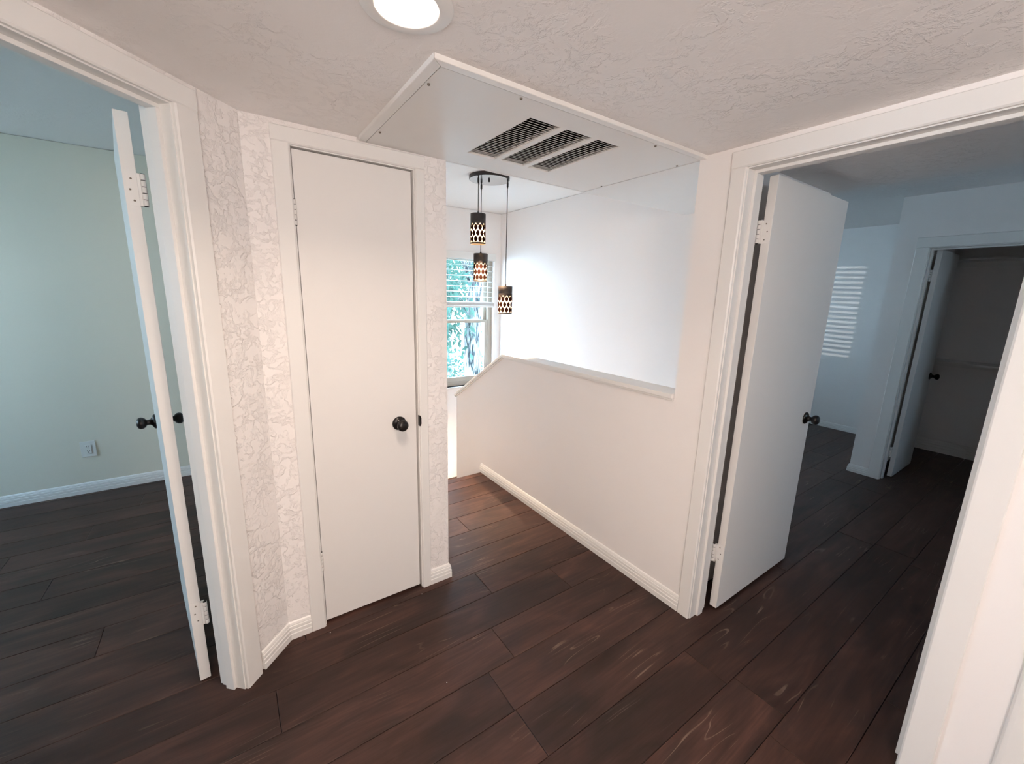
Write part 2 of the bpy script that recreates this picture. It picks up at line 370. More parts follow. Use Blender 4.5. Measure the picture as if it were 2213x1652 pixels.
# window wall with openings (stair window, bedroom window, unseen lower one added for light)
WX0, WX1, WZ0, WZ1 = 1.93, 2.66, .48, 2.0
wall('wall_window', [(.775, WX0, YW, YW + .14, -3.2, Z1), (WX1, 3.05, YW, YW + .14, -3.2, Z1), (WX0, WX1, YW, YW + .14, -1.15, WZ0), (WX0, WX1, YW, YW + .14, -3.2, -2.65), (WX0, WX1, YW, YW + .14, WZ1, Z1),
     (4.45, 6.3, YW, YW + .14, 0, Z1), (3.05, 4.45, YW, YW + .14, 0, .9), (3.05, 4.45, YW, YW + .14, 2.1, Z1)], M_SMOOTH, 'outer wall around the stair window')
wall('wall_left_bedroom', [(-3.2, .775, 4.173, 4.30, 0, Z1), (-3.3, -3.2, .95, 2.85, 0, Z1), (-3.3, -3.2, 3.85, 4.3, 0, Z1), (-3.3, -3.2, 2.85, 3.85, 0, 1.0), (-3.3, -3.2, 2.85, 3.85, 2.05, Z1), (-3.3, e0[0] - .1, .88, .98, 0, Z1)], M_GREEN, 'pale grey green wall of the left bedroom with the outlet')
wall('wall_bedroom_far', [(6.2, 6.3, -1.7, YW, 0, Z1), (XR + .118, 2.9, -1.8, -1.7, 0, Z1), (3.7, 6.2, -1.8, -1.7, 0, Z1), (2.9, 3.1, -1.8, -1.7, 0, Z1), (3.1, 3.7, -1.8, -1.7, 0, 1.55), (3.1, 3.7, -1.8, -1.7, 1.95, Z1)], M_SMOOTH, 'bluish far wall of the right bedroom with slatted sunlight')
# bedroom closet: side wall and front wall with opening Y .20...96
wall('wall_bedroom_closet', [(4.735, 6.2, 1.062, 1.187, 0, 2.42), (4.735, 4.85, .974, 1.062, 0, 2.42), (4.735, 4.85, .20, .974, 2.018, 2.42), (4.735, 4.85, -1.7, .20, 0, 2.42), (4.85, 6.2, -.2, -.1, 0, 2.42)], M_SMOOTH, 'closet wall jutting into the right bedroom')

# ------------------------------------------------------------------ baseboards
BB = [(0, 0), (.014, 0), (.014, .027), (.0105, .030), (.0135, .033), (.0130, .047), (.0095, .050), (.0120, .053), (.0105, .064), (.0075, .067), (.0090, .070), (.0055, .079), (.0, .083)]
def baseboard(name, path, side, label, z=0, hgt=1.0, mat=M_TRIM):
    o = MB().sweep(path, [(t, z + q * hgt) for t, q in BB], side).build(name, mat); return S(o, label, 'baseboard')
baseboard('baseboard_left', [dg(.158), (DG.x, DG.y), (.195, YC)], -1, 'ribbed white baseboard bending around the corner left of the closet door')
baseboard('baseboard_corner', [(.782, YC), (.891, YC), (.891, 2.88)], -1, 'ribbed white baseboard stub right of the closet door at the stair corner')
baseboard('baseboard_right', [(XR, 2.965), (XR, .994)], -1, 'long ribbed white baseboard along the half wall')
baseboard('baseboard_left_bedroom', [(-3.2, 4.173), (.775, 4.173)], -1, 'white baseboard under the outlet in the left bedroom')
baseboard('baseboard_landing', [(.891, YW), (XR - .01, YW)], -1, 'short piece of white baseboard on the lower stair landing', z=-.65)
baseboard('baseboard_bedroom_far', [(6.2, YW), (6.2, 1.187)], -1, 'white baseboard along the far wall of the right bedroom', hgt=.85)
baseboard('baseboard_bedroom_closet', [(6.19, 1.187), (4.735, 1.187), (4.735, 1.046)], -1, 'white baseboard wrapping the closet corner in the right bedroom', hgt=.85)
baseboard('baseboard_closet_back', [(6.2, 1.062), (6.2, -.1)], -1, 'tall baseboard at the back of the dark bedroom closet', z=.012, hgt=1.45)

# ------------------------------------------------------------------ half wall cap
cap = empty('trim_cap'); S(cap, 'white flat cap on top of the half wall, sloping down at its end', 'trim')
def cap_piece(pts0, t, x0, x1, name):
    top = pts0; bot = [(y, z - t) for y, z in pts0]
    return MB().prism(top + bot[::-1], x0, x1, 'X').build(name, M_TRIM, cap, bevel=.002)
line = [(1.146, 1.097), (2.642, 1.097), (3.455, .610)]
cap_piece(line, .0225, XR - .022, XR + .117, 'cap_board')
cap_piece([(y, z - .0225) for y, z in line], .012, XR - .012, XR - .0, 'cap_bead')

# ------------------------------------------------------------------ stairs
st = empty('trim_stairs'); S(st, 'dark wooden stairs starting behind the closet corner', 'stairs')
RI, TR = .1625, .25
MB().prism([(2.895, -.022), (2.895, 0), (2.950, 0), (2.960, -.003), (2.965, -.011), (2.960, -.022)], .891, XR, 'X').build('nosing', M_WOOD, st)
for i in range(4):
    y = 2.945 + TR * i
    box(.891, XR, y - .012, y, -RI * (i + 1) - .02, -RI * i - .022 - (.003 if i else 0)).build('riser', M_TRIM if i else M_WOOD, st)
    if i < 3: box(.891, XR, y + .001, y + TR + .02, -RI * (i + 1) - .025, -RI * (i + 1)).build('tread', M_WOOD, st)
box(.891, XS, 2.945 + TR * 3 + .001, YW, -.69, -.65).build('landing', M_WOOD, st)
for i in range(9):
    y = 3.66 - .25 * i
    box(XR + .096, XS, y - .25, y, -.65 - .18 * (i + 1) - .03, -.65 - .18 * (i + 1)).build('tread', M_WOOD, st)
o = box(.775, 2.85, 1.0, 4.4, -3.3, -3.2).build('floor_lower', plain('pale_bounce_floor', (.78, .76, .72), .9)); S(o, 'lower storey floor under the stairwell, made pale to bounce light up', 'floor')  # unseen floor, pale tone chosen to throw light up to the stair ceiling

# ------------------------------------------------------------------ door frames
def frame(name, loc, rotz, w, hgt, T, cw0, cw1, ch, stop_y, hall_casing_t=.014, profiled=False, label='', back=True):
    """opening 0..w in local x; local +y faces the viewer's side. casing, jamb and stop are parts"""
    r = empty(name, (loc[0], loc[1], 0), rotz); S(r, label, 'door frame'); t = hall_casing_t; rv = .004
    jt = .019
    box(-jt, 0, -T, 0, 0, hgt + jt).build('jamb', M_TRIM, r); box(w, w + jt, -T, 0, 0, hgt + jt).build('jamb', M_TRIM, r)
    box(0, w, -T, 0, hgt, hgt + jt).build('jamb', M_TRIM, r)
    if stop_y is not None:
        a, b = stop_y
        box(0, .012, a, b, 0, hgt - .012).build('door_stop', M_TRIM, r, bevel=.0015); box(w - .012, w, a, b, 0, hgt - .012).build('door_stop', M_TRIM, r, bevel=.0015)
        box(0, w, a, b, hgt - .012, hgt).build('door_stop', M_TRIM, r, bevel=.0015)
    def cas(x, wd, dirn, z1):
        pr = [(0, .0), (0, t * .62), (.004, t * .85), (wd * .5, t), (wd * .54, t * 1.25), (wd - .012, t * 1.25), (wd, t * .7), (wd, 0)] if profiled else \
             [(0, 0), (0, t - .004), (.005, t), (wd - .003, t), (wd, t - .003), (wd, 0)]
        return MB().prism([(x + dirn * p, q) for p, q in pr], 0, z1).build('casing', M_TRIM, r)
    zt = hgt + rv
    cas(-rv, cw0, -1, zt); cas(w + rv, cw1, 1, zt)
    pr = [(0, 0), (0, t - .004), (.005, t), (ch - .003, t), (ch, t - .003), (ch, 0)]
    MB().prism([(q, zt + p) for p, q in pr], -rv - cw0, w + rv + cw1, 'X').build('casing_head', M_TRIM, r)
    if back:
        box(-rv - .06, -rv, -T - .014, -T, 0, hgt + rv).build('casing', M_TRIM, r); box(w + rv, w + rv + .06, -T - .014, -T, 0, hgt + rv).build('casing', M_TRIM, r)
        box(-rv - .06, w + rv + .06, -T - .014, -T, hgt + rv, hgt + rv + .06).build('casing_head', M_TRIM, r)
    return r
o1 = dg(.25)
frame('trim_1', o1, DA, .72, 2.062, .100, .074, .07, .062, (-.074, -.037), label='white frame of the left bedroom doorway on the diagonal wall')
frame('trim_2', (.735, YC), R(180), .735 - .2595, 2.063, .09, .043, .060, .056, (-.060, -.048), label='white casing around the narrow closet door', back=False)
MB().prism([(.904, 0), (.957, 0), (.957, -.003), (.945, -.0085), (.916, -.0085), (.904, -.003)], -.004, .0165, 'Y').build('strike', M_BLACK, bpy.data.objects['trim_2'])
frame('trim_3', (XR, .1545), R(90), .929 - .1545, 2.054, .118, .073, .060, .066, (-.088, -.046), profiled=False, label='white frame of the right bedroom doorway')
frame('trim_4', (4.735, .20), R(90), .96 - .20, 2.0, .115, .07, .082, .082, (-.075, -.04), label='pale blue lit frame of the closet inside the right bedroom')
# next casing along the right wall, at the frame's right edge
o = MB().prism([(XR, -.028), (XR - .010, -.028), (XR - .016, -.033), (XR - .018, -.042), (XR - .018, -.095), (XR, -.095)], 0, 2.12).build('trim_5', M_TRIM); S(o, 'white rounded casing edge at the lower right corner of the view', 'trim')

# ------------------------------------------------------------------ doors
KNOB = [(0, 0), (.033, 0), (.0335, .004), (.030, .008), (.022, .012), (.0155, .016), (.0125, .022), (.0125, .030), (.015, .033), (.021, .037), (.0255, .044), (.027, .051), (.0255, .058), (.020, .064), (.010, .0675), (0, .068)]
mesh_cache = {}
def shared(key, mk, mat):
    if key not in mesh_cache:
        o = mk().build(key, mat); mesh_cache[key] = o.data; bpy.data.objects.remove(o)
    return mesh_cache[key]
def place(name, me, parent, mtx):
    o = bpy.data.objects.new(name, me); COL.objects.link(o); o.parent = parent; o.matrix_local = mtx; return o
def knob(parent, x, y, z, sgn):
    me = shared('knob_mesh', lambda: MB().lathe(KNOB, 28), M_BLACK)
    place('knob', me, parent, Matrix.Translation((x, y, z)) @ Matrix.Rotation(R(-90) if sgn > 0 else R(90), 4, 'X'))
def hinge(parent, px, py, zc, plate=None):
    """knuckles about the pin; plate = list of boxes in the parent's frame"""
    H = .095
    m = MB()
    for b in (plate or []): m.box(b[0], b[1], b[2], b[3], zc - H / 2, zc + H / 2)
    hg = m.build('hinge', M_DOOR, parent)
    MB().tube((px, py, zc - H / 2 - .001), (px, py, zc + H / 2 + .001), .0056).build('pin', M_SLOT, hg)
    km = shared('knuckle_mesh', lambda: MB().lathe([(0, -.0084), (.0070, -.0084), (.0074, -.008), (.0074, .008), (.0070, .0084), (0, .0084)], 14), M_DOOR)
    for i in range(5): place('knuckle', km, hg, Matrix.Translation((px, py, zc + (i - 2) * .019)))
    return hg
def hinge_screws(hg, pts, ax):
    sm = shared('screw_mesh', lambda: MB().lathe([(0, 0), (.0030, 0), (.0022, .0007), (0, .0007)], 10), M_SCREW)
    for p in pts: place('screw', sm, hg, Matrix.Translation(p) @ ax)
def door(name, loc, rotz, w, y0, y1, z0, z1, label, mat=M_DOOR):
    me = box(0, w, y0, y1, z0, z1).build(name, mat, None, (loc[0], loc[1], 0), rotz, bevel=.0015)
    S(me, label, 'door'); return me
# 1: left bedroom door, swung into the room, seen on its hinge edge
d1 = door('door_1', (-.183, 1.811), R(98.2), .711, 0, .035, .005, 2.055, 'open white door seen edge-on in the left bedroom doorway')
AX = Matrix.Rotation(R(-90), 4, 'Y')
for zc in (1.833, .306):
    hg = hinge(d1, -.0145, -.012, zc, [(-.0018, 0, .002, .031), (-.0150, -.0005, -.012, .002)])
    hinge_screws(hg, [(-.0018, .016, zc + .032), (-.0018, .021, zc), (-.0018, .014, zc - .032)], AX)
knob(d1, .645, .035, .927, 1); knob(d1, .645, 0, .927, -1)
# 2: closet door
d2 = door('door_2', (.263, 1.862), 0, .464, 0, .035, .012, 2.0575, 'narrow closed white slab door with black knob')
for zc in (1.831, .330): hinge(d2, -.0045, -.006, zc, [(-.012, .003, -.0015, .0005)])
knob(d2, .378, 0, .928, -1)
# 3: right bedroom door, open at right angles
d3 = door('door_3', (1.914, .923), 0, .765, -.035, 0, .012, 2.052, 'open white door in the right bedroom doorway')
for zc in (1.831, .312):
    hg = hinge(d3, -.0145, .010, zc, [(-.0018, 0, -.033, -.002), (-.0150, -.0005, -.002, .010)])
    hinge_screws(hg, [(-.0018, -.013, zc + .032), (-.0018, -.020, zc), (-.0018, -.012, zc - .032)], AX)
knob(d3, .70, -.035, .915, -1); knob(d3, .70, 0, .915, 1)
# 4: door of the closet inside the right bedroom
d4 = door('door_4', (4.868, .942), 0, .61, -.034, 0, .012, 1.997, 'open door of the dark closet inside the right bedroom')
for zc in (1.79, .24): hinge(d4, -.010, .008, zc, [(-.0018, 0, -.033, -.002), (-.0145, 0, .0, .004)])
knob(d4, .55, -.034, .90, -1); knob(d4, .55, 0, .90, 1)
# shelves in that closet
for z, lab in ((1.985, 'upper white shelf at the top of the dark bedroom closet'), (.985, 'lower white shelf across the dark bedroom closet')):
    sh = empty('closet_shelf', (6.2, .48, z)); tag(sh, lab, 'shelf')
    box(-.30, 0, -.575, .58, -.0, .018).build('shelf_board', M_TRIM, sh); box(-.018, 0, -.575, .58, -.052, -.0).build('cleat', M_TRIM, sh)
    box(-.30, -.018, .562, .58, -.052, -.0).build('cleat', M_TRIM, sh)

# ------------------------------------------------------------------ return air panel in the ceiling
ra = empty('return_air_panel', (.503, 1.111, 2.129)); tag(ra, 'large white return air panel with three louvred grilles on the hall ceiling', 'vent')
ox, oy, oz = .503, 1.111, 2.129
def B(x0, x1, y0, y1, z0, z1): return (x0 - ox, x1 - ox, y0 - oy, y1 - oy, z0 - oz, z1 - oz)
GX = [(.915, 1.053), (1.079, 1.211), (1.236, 1.362)]; GY = (1.250, 1.700)
pm = MB(); xs = [.5375, .915, 1.053, 1.079, 1.211, 1.236, 1.362, 1.7515]; ys = [1.143, 1.25, 1.70, 1.8555]
for i in range(7):
    for j in range(3):
        if j == 1 and i in (1, 3, 5): continue
        pm.box(*B(xs[i], xs[i + 1], ys[j], ys[j + 1], 2.131, 2.137))
bmesh.ops.remove_doubles(pm.bm, verts=pm.bm.verts, dist=1e-5)
dup = {}
for f in pm.bm.faces: dup.setdefault(frozenset(v.index for v in f.verts), []).append(f)
pm.bm.verts.index_update(); dup = {}
for f in pm.bm.faces: dup.setdefault(frozenset(v.index for v in f.verts), []).append(f)
bmesh.ops.delete(pm.bm, geom=[f for l in dup.values() if len(l) > 1 for f in l], context='FACES_ONLY')
pm.build('panel', M_PANEL, ra)
# mitred frame strips
def strip(pts): return MB().prism([(x - ox, y - oy) for x, y in pts], 0, 2.1445 - oz).build('frame_strip', M_TRIM, ra, bevel=.0025)
strip([(.503, 1.1115), (.535, 1.1405), (.535, 1.8385), (.503, 1.8385)])
strip([(.504, 1.111), (1.752, 1.111), (1.752, 1.140), (.536, 1.140)])
sm = shared('panel_screw_mesh', lambda: MB().lathe([(0, -.0045), (.003, -.0045), (.0045, -.002), (.0045, .002), (0, .002)], 10), M_SCREW)
for x, y in ((.548, 1.248), (.548, 1.703), (.81, 1.156), (1.459, 1.154), (1.738, 1.248), (1.742, 1.709)): place('screw', sm, ra, Matrix.Translation((x - ox, y - oy, 2.131 - oz)))
for gx0, gx1 in GX:
    g = MB()
    t = .003
    for b in ((gx0, gx0 + t, GY[0], GY[1]), (gx1 - t, gx1, GY[0], GY[1]), (gx0, gx1, GY[0], GY[0] + t), (gx0, gx1, GY[1] - t, GY[1])): g.box(*B(b[0], b[1], b[2], b[3], 2.132, 2.150))
    gr = g.build('grille', M_PANEL, ra)
    nl = 27; pitch = (GY[1] - GY[0]) / nl
    def louv(w=gx1 - gx0):
        c, s_ = math.cos(R(27)), math.sin(R(27)); hw_, th = .0052, .0006
        pts = [(-hw_ * c + th * s_, -hw_ * s_ - th * c), (hw_ * c + th * s_, hw_ * s_ - th * c), (hw_ * c - th * s_, hw_ * s_ + th * c), (-hw_ * c - th * s_, -hw_ * s_ + th * c)]
        return MB().prism(pts, -w / 2, w / 2, 'X')
    lm = shared('louvre_%d' % int(gx0 * 1000), louv, M_PANEL); lm.name = 'louvre'
    for i in range(nl): place('louvre', lm, gr, Matrix.Translation(((gx0 + gx1) / 2 - ox, GY[0] + pitch * (i + .5) - oy, 2.1375 - oz)))
dk = MB()
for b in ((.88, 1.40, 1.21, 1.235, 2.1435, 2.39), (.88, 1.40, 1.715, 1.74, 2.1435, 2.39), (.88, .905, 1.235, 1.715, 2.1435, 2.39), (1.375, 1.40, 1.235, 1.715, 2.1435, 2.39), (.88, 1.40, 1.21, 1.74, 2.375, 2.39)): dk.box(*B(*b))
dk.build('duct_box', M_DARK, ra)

# ------------------------------------------------------------------ recessed downlight
can = empty('recessed_downlight', (CAN[0], CAN[1], CE)); tag(can, 'lit round recessed downlight with white trim ring in the hall ceiling', 'ceiling light')
MB().lathe([(.0655, .002), (.066, -.004), (.070, -.0065), (.097, -.0035), (.100, -.001), (.100, 0), (.0668, 0), (.0655, .002)], 48).build('trim_ring', M_TRIM, can)
MB().lathe([(.0662, .001), (.0615, .030), (.0585, .046), (.0595, .046), (.063, .030), (.0668, .001)], 48).build('baffle', plain('baffle_white', (.86, .84, .80), .3), can)
MB().lathe([(0, .047), (.052, .047), (.052, .052), (0, .052)], 40).build('lens', M_LENS, can)
MB().lathe([(.052, .0465), (.0595, .0465), (.0595, .056), (0, .056)], 40).build('lens_holder', M_DARK, can)
l = bpy.data.lights.new('downlight_lamp', 'AREA'); l.shape = 'DISK'; l.size = .10; l.energy = CAN_POWER; l.color = (1, .80, .64)
lo = bpy.data.objects.new('downlight_lamp', l); COL.objects.link(lo); lo.parent = can; lo.location = (0, 0, .045)

# unseen globe pendant added behind the camera to lift the hall's ambient light
gl = empty('added_globe_light', (-.45, -.95, CE)); tag(gl, 'unseen globe light added behind the camera to brighten the hall', 'ceiling light')
MB().lathe([(0, 0), (.07, 0), (.065, -.022), (0, -.026)], 32).build('ceiling_cup', M_TRIM, gl)
MB().tube((0, 0, -.02), (0, 0, -.24), .006).build('stem', M_TRIM, gl)
MB().lathe([(.13 * math.sin(math.pi * i / 20), -.36 + .13 * math.cos(math.pi * i / 20)) for i in range(21)], 32).build('fill_globe', emit_mat('fill_globe_glow', (1, .90, .84), FILL_GLOBE_STRENGTH), gl)

# ------------------------------------------------------------------ pendant
PC = Vector((1.83, 3.02, 2.458))
pd = empty('pendant_light', PC); tag(pd, 'pendant light with round steel canopy and three pierced cylinder shades over the stairs', 'pendant light')
cp = MB().lathe([(0, 0), (.158, 0), (.160, -.002), (.160, -.026), (.158, -.028), (.1555, -.028), (0, -.028)], 56, smooth=False).build('canopy', M_BROWN, pd)
MB().lathe([(0, -.0283), (.1555, -.0283), (.1555, -.0278), (0, -.0278)], 56, smooth=False).build('canopy_plate', M_CHROME, cp)
MB().lathe([(0, -.044), (.006, -.044), (.007, -.042), (.007, -.028), (0, -.028)], 16, Matrix.Translation((-.008, -.01, 0))).build('cap_nut', M_BROWN, cp)
SH = .228
def oval():
    bm = bmesh.new(); n = 9; hw_, hh = .0150, .0230; vo = []; vi = []
    L_ = [( hw_ * math.cos(math.pi * (i / (n - 1) - .5)) ** .8 if 0 < i < n - 1 else 0, -hh + 2 * hh * i / (n - 1)) for i in range(n)]
    loop = L_ + [(-u, v) for u, v in L_[::-1][1:-1]]
    for u, v in loop:
        a = u / .058
        vo.append(bm.verts.new((.0600 * math.cos(a), .0600 * math.sin(a), v))); vi.append(bm.verts.new((.0572 * math.cos(a), .0572 * math.sin(a), v)))
    k = len(loop); bm.faces.new(vo); bm.faces.new(vi[::-1])
    for i in range(k): bm.faces.new([vo[i], vi[i], vi[(i + 1) % k], vo[(i + 1) % k]])
    m = MB(); m.bm.free(); m.bm = bm; return m
oval_me = shared('oval_mesh', oval, M_OVAL)
for (cx, cy, zt, ph) in ((1.712, 2.988, 2.161, .10), (1.832, 3.148, 1.880, .32), (1.966, 2.962, 1.617, .22)):
    lx, ly, lz = cx - PC.x, cy - PC.y, zt - PC.z
    cd = MB().tube((lx, ly, -.028), (lx, ly, lz + .012), .0032, seg=8); cd.lathe([(0, -.012), (.004, -.012), (.0075, -.024), (.0075, -.048), (.004, -.060), (0, -.060)], 12, Matrix.Translation((lx, ly, -.016)))
    cd.build('cord', M_SLOT, pd)
    sh = MB()
    T_ = Matrix.Translation((0, 0, 0))
    sh.lathe([(0, .016), (.006, .016), (.009, 0), (.0585, 0), (.0600, -.0015), (.0600, -.060), (.0575, -.060), (.0575, -.004), (0, -.004)], 40)
    # pointed lower edge of the dark band
    n10 = 11
    for k in range(n10 * 8):
        a0, a1 = 2 * math.pi * k / (n10 * 8), 2 * math.pi * (k + 1) / (n10 * 8)
        def zlow(a):
            u = ((a + ph) * n10 / (2 * math.pi)) % 1.0; return -.072 - .026 * (1 - abs(2 * u - 1)) ** .9
        q = [(.0600, a0, -.060), (.0600, a1, -.060), (.0600, a1, zlow(a1)), (.0600, a0, zlow(a0))]
        sh.bm.faces.new([sh.bm.verts.new((r_ * math.cos(a), r_ * math.sin(a), z)) for r_, a, z in q])
        q = [(.0578, a, z) for r_, a, z in q]
        sh.bm.faces.new([sh.bm.verts.new((r_ * math.cos(a), r_ * math.sin(a), z)) for r_, a, z in q][::-1])
    bmesh.ops.remove_doubles(sh.bm, verts=sh.bm.verts, dist=1e-5)
    s_ = sh.build('shade', M_BROWN, pd, (lx, ly, lz))
    MB().lathe([(.0575, -.2165), (.0604, -.2165), (.0606, -.2265), (.0600, -.228), (.0575, -.228), (.0575, -.2165)], 40).build('rim', M_BROWN, s_)
    MB().lathe([(.0570, -.062), (.0570, -.2275), (.0555, -.2275), (.0555, -.062), (.0570, -.062)], 40).build('diffuser', M_SHADE, s_)
    MB().lathe([(0, -.004), (.014, -.004), (.015, -.050), (0, -.050)], 16).build('lamp_holder', M_SLOT, s_)
    MB().lathe([(0, -.05), (.008, -.055), (.016, -.075), (.0185, -.092), (.015, -.108), (.007, -.119), (0, -.122)], 20).build('bulb', M_BULB, s_)
    for r_ in range(3):
        zc = (-.106, -.150, -.1935)[r_]
        for k in range(n10):
            a = 2 * math.pi * (k + (.0 if r_ % 2 == 0 else .5)) / n10 - ph
            place('oval_glass', oval_me, s_, Matrix.Rotation(a, 4, 'Z') @ Matrix.Translation((0, 0, zc)))
    pl = bpy.data.lights.new('pendant_lamp', 'POINT'); pl.energy = PENDANT_POWER; pl.color = (1, .75, .50); pl.shadow_soft_size = .012
    po = bpy.data.objects.new('pendant_lamp', pl); COL.objects.link(po); po.parent = s_; po.location = (0, 0, -.135)

# ------------------------------------------------------------------ stair window and blind
wn = empty('window_1', (WX0, YW, WZ0)); S(wn, 'tall tan framed sash window over the stair landing', 'window')
W, Hh = WX1 - WX0, WZ1 - WZ0; YF = .055
fr = MB()
for b in ((.0, .055), (W - .055, W)): fr.box(b[0], b[1], YF, YF + .075, 0.0, Hh)
fr.box(.055, W - .055, YF, YF + .075, .0, .045); fr.box(.055, W - .055, YF, YF + .075, Hh - .05, Hh)
fr.build('frame', M_TAN, wn)
def sash(z0, z1, y0, name, rail):
    m = MB(); a, b = .057, W - .057; w_ = .040
    m.box(a, a + w_, y0, y0 + .03, z0, z1); m.box(b - w_, b, y0, y0 + .03, z0, z1); m.box(a + w_, b - w_, y0, y0 + .03, z0, z0 + rail); m.box(a + w_, b - w_, y0, y0 + .03, z1 - .032, z1)
    s_ = m.build(name, M_TAN, wn)
    box(a + w_, b - w_, y0 + .012, y0 + .016, z0 + rail, z1 - .032).build('pane', M_GLASS, s_)
    return s_
lo_s = sash(.047, .768, YF + .002, 'lower_sash', .052); sash(.740, Hh - .052, YF + .040, 'upper_sash', .034)
for lx_ in (W * .53,): box(lx_ - .03, lx_ + .03, YF - .012, YF + .002, .768, .778).build('sash_lock', M_TRIM, lo_s, bevel=.002)
box(-.015, W + .012, -.022, YF, -.022, 0).build('sill_board', M_TRIM, wn, bevel=.003)
# blind
bl = empty('window_blind', (WX0, YW, WZ1)); tag(bl, 'half raised white slatted blind in the stair window', 'blind')
box(.004, W + .006, -.018, .004, -.072, .006).build('valance', M_BLIND, bl, bevel=.002)
box(.006, W - .006, .006, .05, -.04, -.002).build('head_rail', M_BLIND, bl)
def slat():
    a = R(8); c, s_ = math.cos(a) * .024, math.sin(a) * .024
    return MB().prism([(-c, -s_ - .0012), (c, s_ - .0012), (c, s_ + .0012), (0, .0028), (-c, -s_ + .0012)], .008, W - .010, 'X')
sl_me = shared('slat_mesh', slat, M_BLIND)
zs = [1.925 - .0585 * i for i in range(8)]
for z in zs: place('slat', sl_me, bl, Matrix.Translation((0, .028, z - WZ1)))
for i in range(9): place('slat', sl_me, bl, Matrix.Translation((0, .028, 1.4565 - .0042 * i - WZ1)))
box(.008, W - .010, .002, .054, 1.396 - WZ1, 1.4165 - WZ1).build('bottom_rail', M_BLIND, bl, bevel=.002)
for x in (.14, .46, .74): box(x, x + .002, .003, .0045, 1.41 - WZ1, -.04).build('ladder_cord', M_BLIND, bl)

# unseen bedroom windows; the small last one is added to brighten the right room
for nm, org, rot, w_, h_, lab in (('window_2', (-3.2, 2.85, 1.0), 90, 1.0, 1.05, 'window lighting the left bedroom'), ('window_3', (4.45, YW, .9), 180, 1.4, 1.2, 'window lighting the right bedroom'), ('window_4_added', (3.7, -1.8, 1.55), 180, .6, .4, 'small high unseen window added to brighten the right bedroom')):
    r = empty(nm, org, R(rot)); S(r, lab, 'window')
    sg = 1 if nm == 'window_2' else -1
    m = MB()
    y0, y1 = (.03, .08) if sg > 0 else ((-.10, -.05) if nm == 'window_3' else (-.07, -.02))
    for b in ((0, .05, 0, h_), (w_ - .05, w_, 0, h_), (.05, w_ - .05, 0, .05), (.05, w_ - .05, h_ - .05, h_), (w_ / 2 - .025, w_ / 2 + .025, .05, h_ - .05)): m.box(b[0], b[1], y0, y1, b[2], b[3])
    m.build('frame', M_TAN, r)
    for a, b in ((.05, w_ / 2 - .025), (w_ / 2 + .025, w_ - .05)): box(a, b, (y0 + y1) / 2 - .002, (y0 + y1) / 2 + .002, .05, h_ - .05).build('pane', M_GLASS, r)

b2 = empty('window_blind', (3.05, YW + .02, 2.10)); tag(b2, 'lowered white slatted blind in the right bedroom window', 'blind')
def slat2():
    a = R(-38); c, s_ = math.cos(a) * .024, math.sin(a) * .024
    return MB().prism([(-c, -s_ - .001), (c, s_ - .001), (c, s_ + .001), (-c, -s_ + .001)], .01, 1.39, 'X')
s2m = shared('slat_two_mesh', slat2, M_BLIND)
for i in range(19): place('slat', s2m, b2, Matrix.Translation((0, 0, -.09 - .0585 * i)))
box(.005, 1.395, -.02, .02, -.05, -.002).build('head_rail', M_BLIND, b2); box(.01, 1.39, -.02, .02, -1.19, -1.172).build('bottom_rail', M_BLIND, b2)

# ------------------------------------------------------------------ outlet in the left bedroom
ot = empty('wall_outlet', (-.931, 4.173, .341)); tag(ot, 'white duplex outlet plate low on the left bedroom wall', 'outlet')
box(-.041, .041, -.006, 0, -.060, .060).build('cover_plate', M_PLATE, ot, bevel=.002)
rc = box(-.0165, .0165, -.0095, -.006, -.034, .034).build('receptacle', M_PLATE, ot, bevel=.001)
for zc in (.0175, -.0165):
    box(-.0075, -.0050, -.0099, -.0094, zc, zc + .008).build('slot', M_SLOT, rc); box(.0050, .0075, -.0099, -.0094, zc, zc + .008).build('slot', M_SLOT, rc)
    box(-.0025, .0030, -.0099, -.0094, zc - .009, zc - .004).build('slot', M_SLOT, rc)

# ------------------------------------------------------------------ outside the stair window
o = box(-22, 22, -12, 34, -3.6, -3.35).build('ground', M_BOUNCE_GROUND); tag(o, 'ground outside the stair window, made pale to bounce daylight up', 'ground', kind='structure')
def leaf_cloud(blobs, n, size, droop):
    bm = bmesh.new(); rnd = random.Random(3)
    for i in range(n):
        cx, cy, cz, r = blobs[i % len(blobs)]
        v = Vector((rnd.gauss(0, .5), rnd.gauss(0, .5), rnd.gauss(0, .5))) * r
        p = Vector((cx, cy, cz)) + v
        d = Vector((rnd.uniform(-1, 1), rnd.uniform(-1, 1), rnd.uniform(-1, .3) - droop)).normalized(); sdw = d.cross(Vector((rnd.uniform(-1, 1), rnd.uniform(-1, 1), 1))).normalized()
        L_ = size * rnd.uniform(.7, 1.3); wd = L_ * .2
        nn = d.cross(sdw) * L_ * .08
        q = [p, p + d * L_ * .45 + sdw * wd + nn, p + d * L_, p + d * L_ * .45 - sdw * wd + nn, p + d * L_ * .5]
        vs = [bm.verts.new(x) for x in q]
        bm.faces.new([vs[0], vs[1], vs[4]]); bm.faces.new([vs[1], vs[2], vs[4]]); bm.faces.new([vs[2], vs[3], vs[4]]); bm.faces.new([vs[3], vs[0], vs[4]])
    m = MB(); m.bm.free(); m.bm = bm; return m
tr = empty('tree', (3.7, 6.6, -3.35)); tag(tr, 'tree with pale rough trunk right outside the stair window', 'tree')
tk = MB(); pts = [(.1, 0, 0, .24), (.02, .02, 1.6, .19), (-.02, 0, 3.2, .16), (.0, .03, 4.3, .15), (.06, 0, 5.2, .13), (-.1, 0, 6.4, .09)]
for a, b in zip(pts, pts[1:]): tk.tube(a[:3], b[:3], a[3], b[3], 12)
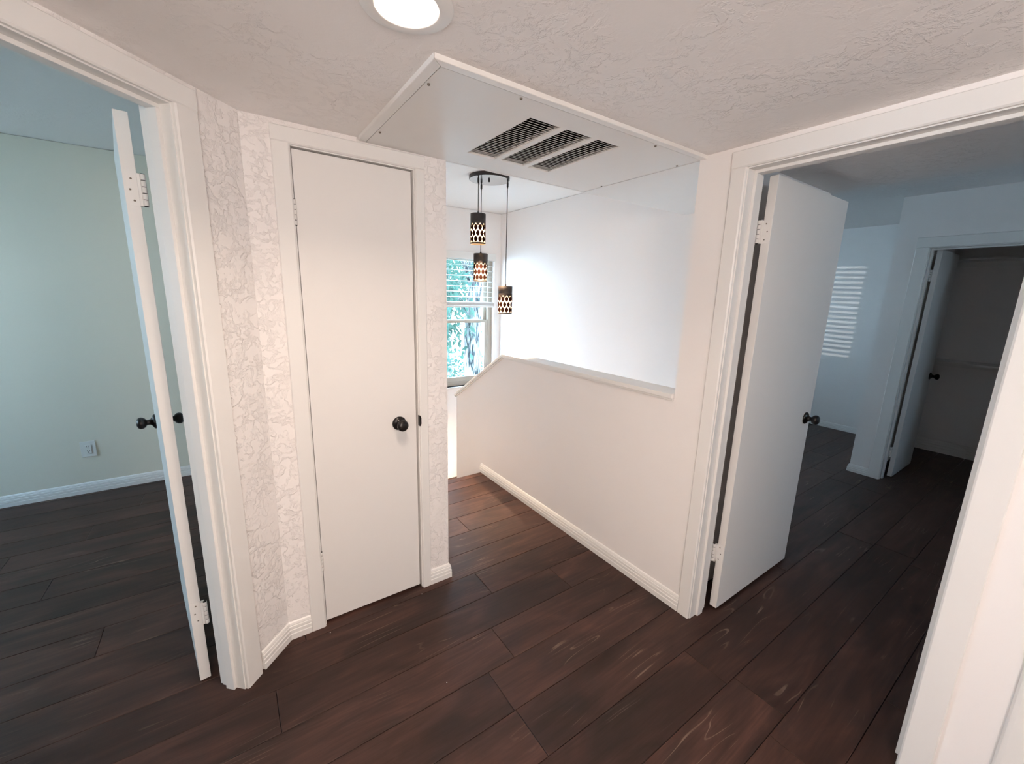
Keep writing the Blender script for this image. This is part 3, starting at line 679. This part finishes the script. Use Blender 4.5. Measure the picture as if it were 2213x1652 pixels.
tk.build('trunk', M_BARK, tr)
for k, (b0, b1, r0) in enumerate((((.0, 0, 4.5), (-1.0, .1, 5.6), .06), ((.02, 0, 4.9), (-.7, -.3, 6.3), .05), ((-.4, .05, 4.95), (-1.2, -.4, 5.1), .03), ((.05, 0, 5.2), (.9, .3, 6.2), .05))):
    MB().tube(b0, b1, r0, r0 * .35).build('branch', M_BARK, tr)
leaf_cloud([(-.5, .2, 5.4, .7), (-1.0, .1, 5.3, .6), (-.8, -.3, 4.9, .5), (-1.1, .2, 4.6, .4), (-.3, .3, 6.0, .8), (.7, .3, 6.2, .7), (-.6, .0, 4.3, .4), (-.9, -.2, 5.0, .5)], 1700, .15, .5).build('foliage', M_LEAF, tr, kind='stuff')
for (x, y, hh, lab) in ((6.4, 12.0, 3.1, 'leafy green shrub low in the stair window view, left of the trunk'),):
    sb = empty('shrub', (x, y, -3.35)); tag(sb, lab, 'shrub')
    MB().tube((0, 0, 0), (.05, 0, hh * .7), .05, .02).build('stem', M_BARK, sb)
    leaf_cloud([(0, 0, hh * .8, .8), (.7, .1, hh * .75, .7), (-.7, -.1, hh * .82, .7), (0, .1, hh * .5, 1.0), (.1, 0, hh * .25, 1.0)], 1600, .15, .0).build('foliage', M_LEAF, sb, kind='stuff')

t2 = empty('tree', (8.2, 17.0, -3.35)); tag(t2, 'distant leafy tree filling the upper part of the stair window view', 'tree')
MB().tube((0, 0, 0), (.1, 0, 5.0), .20, .10, 12).build('trunk', M_BARK, t2)
for b1 in ((-1.3, .2, 6.4), (1.1, -.2, 6.6), (.2, .3, 7.6)): MB().tube((.1, 0, 4.6), b1, .08, .03).build('branch', M_BARK, t2)
leaf_cloud([(0, 0, 6.4, 2.2), (-1.4, .2, 5.8, 1.6), (1.3, 0, 6.0, 1.6), (.2, .2, 7.6, 1.8), (.3, 0, 4.9, 1.3)], 5200, .20, .3).build('foliage', M_LEAF, t2, kind='stuff')

# ------------------------------------------------------------------ white flecks on the floor
fm = shared('fleck_mesh', lambda: MB().lathe([(0, 0), (.0022, 0), (.0016, .001), (0, .0012)], 7), plain('fleck_white', (.75, .73, .70), .8))
for x, y, lab in ((.262, 1.79, 'tiny white paint fleck on the floor at the left foot of the closet door casing'), (.712, 1.80, 'tiny white paint fleck on the floor at the right foot of the closet door'),
                  (.60, 1.27, 'tiny white paint fleck on the plank floor in front of the closet door'), (1.09, .52, 'tiny white paint fleck on the floor nearest the right bedroom doorway')):
    q = bpy.data.objects.new('paint_fleck', fm); COL.objects.link(q); q.location = (x, y, 0); tag(q, lab, 'fleck', 'paint flecks on the hall floor')
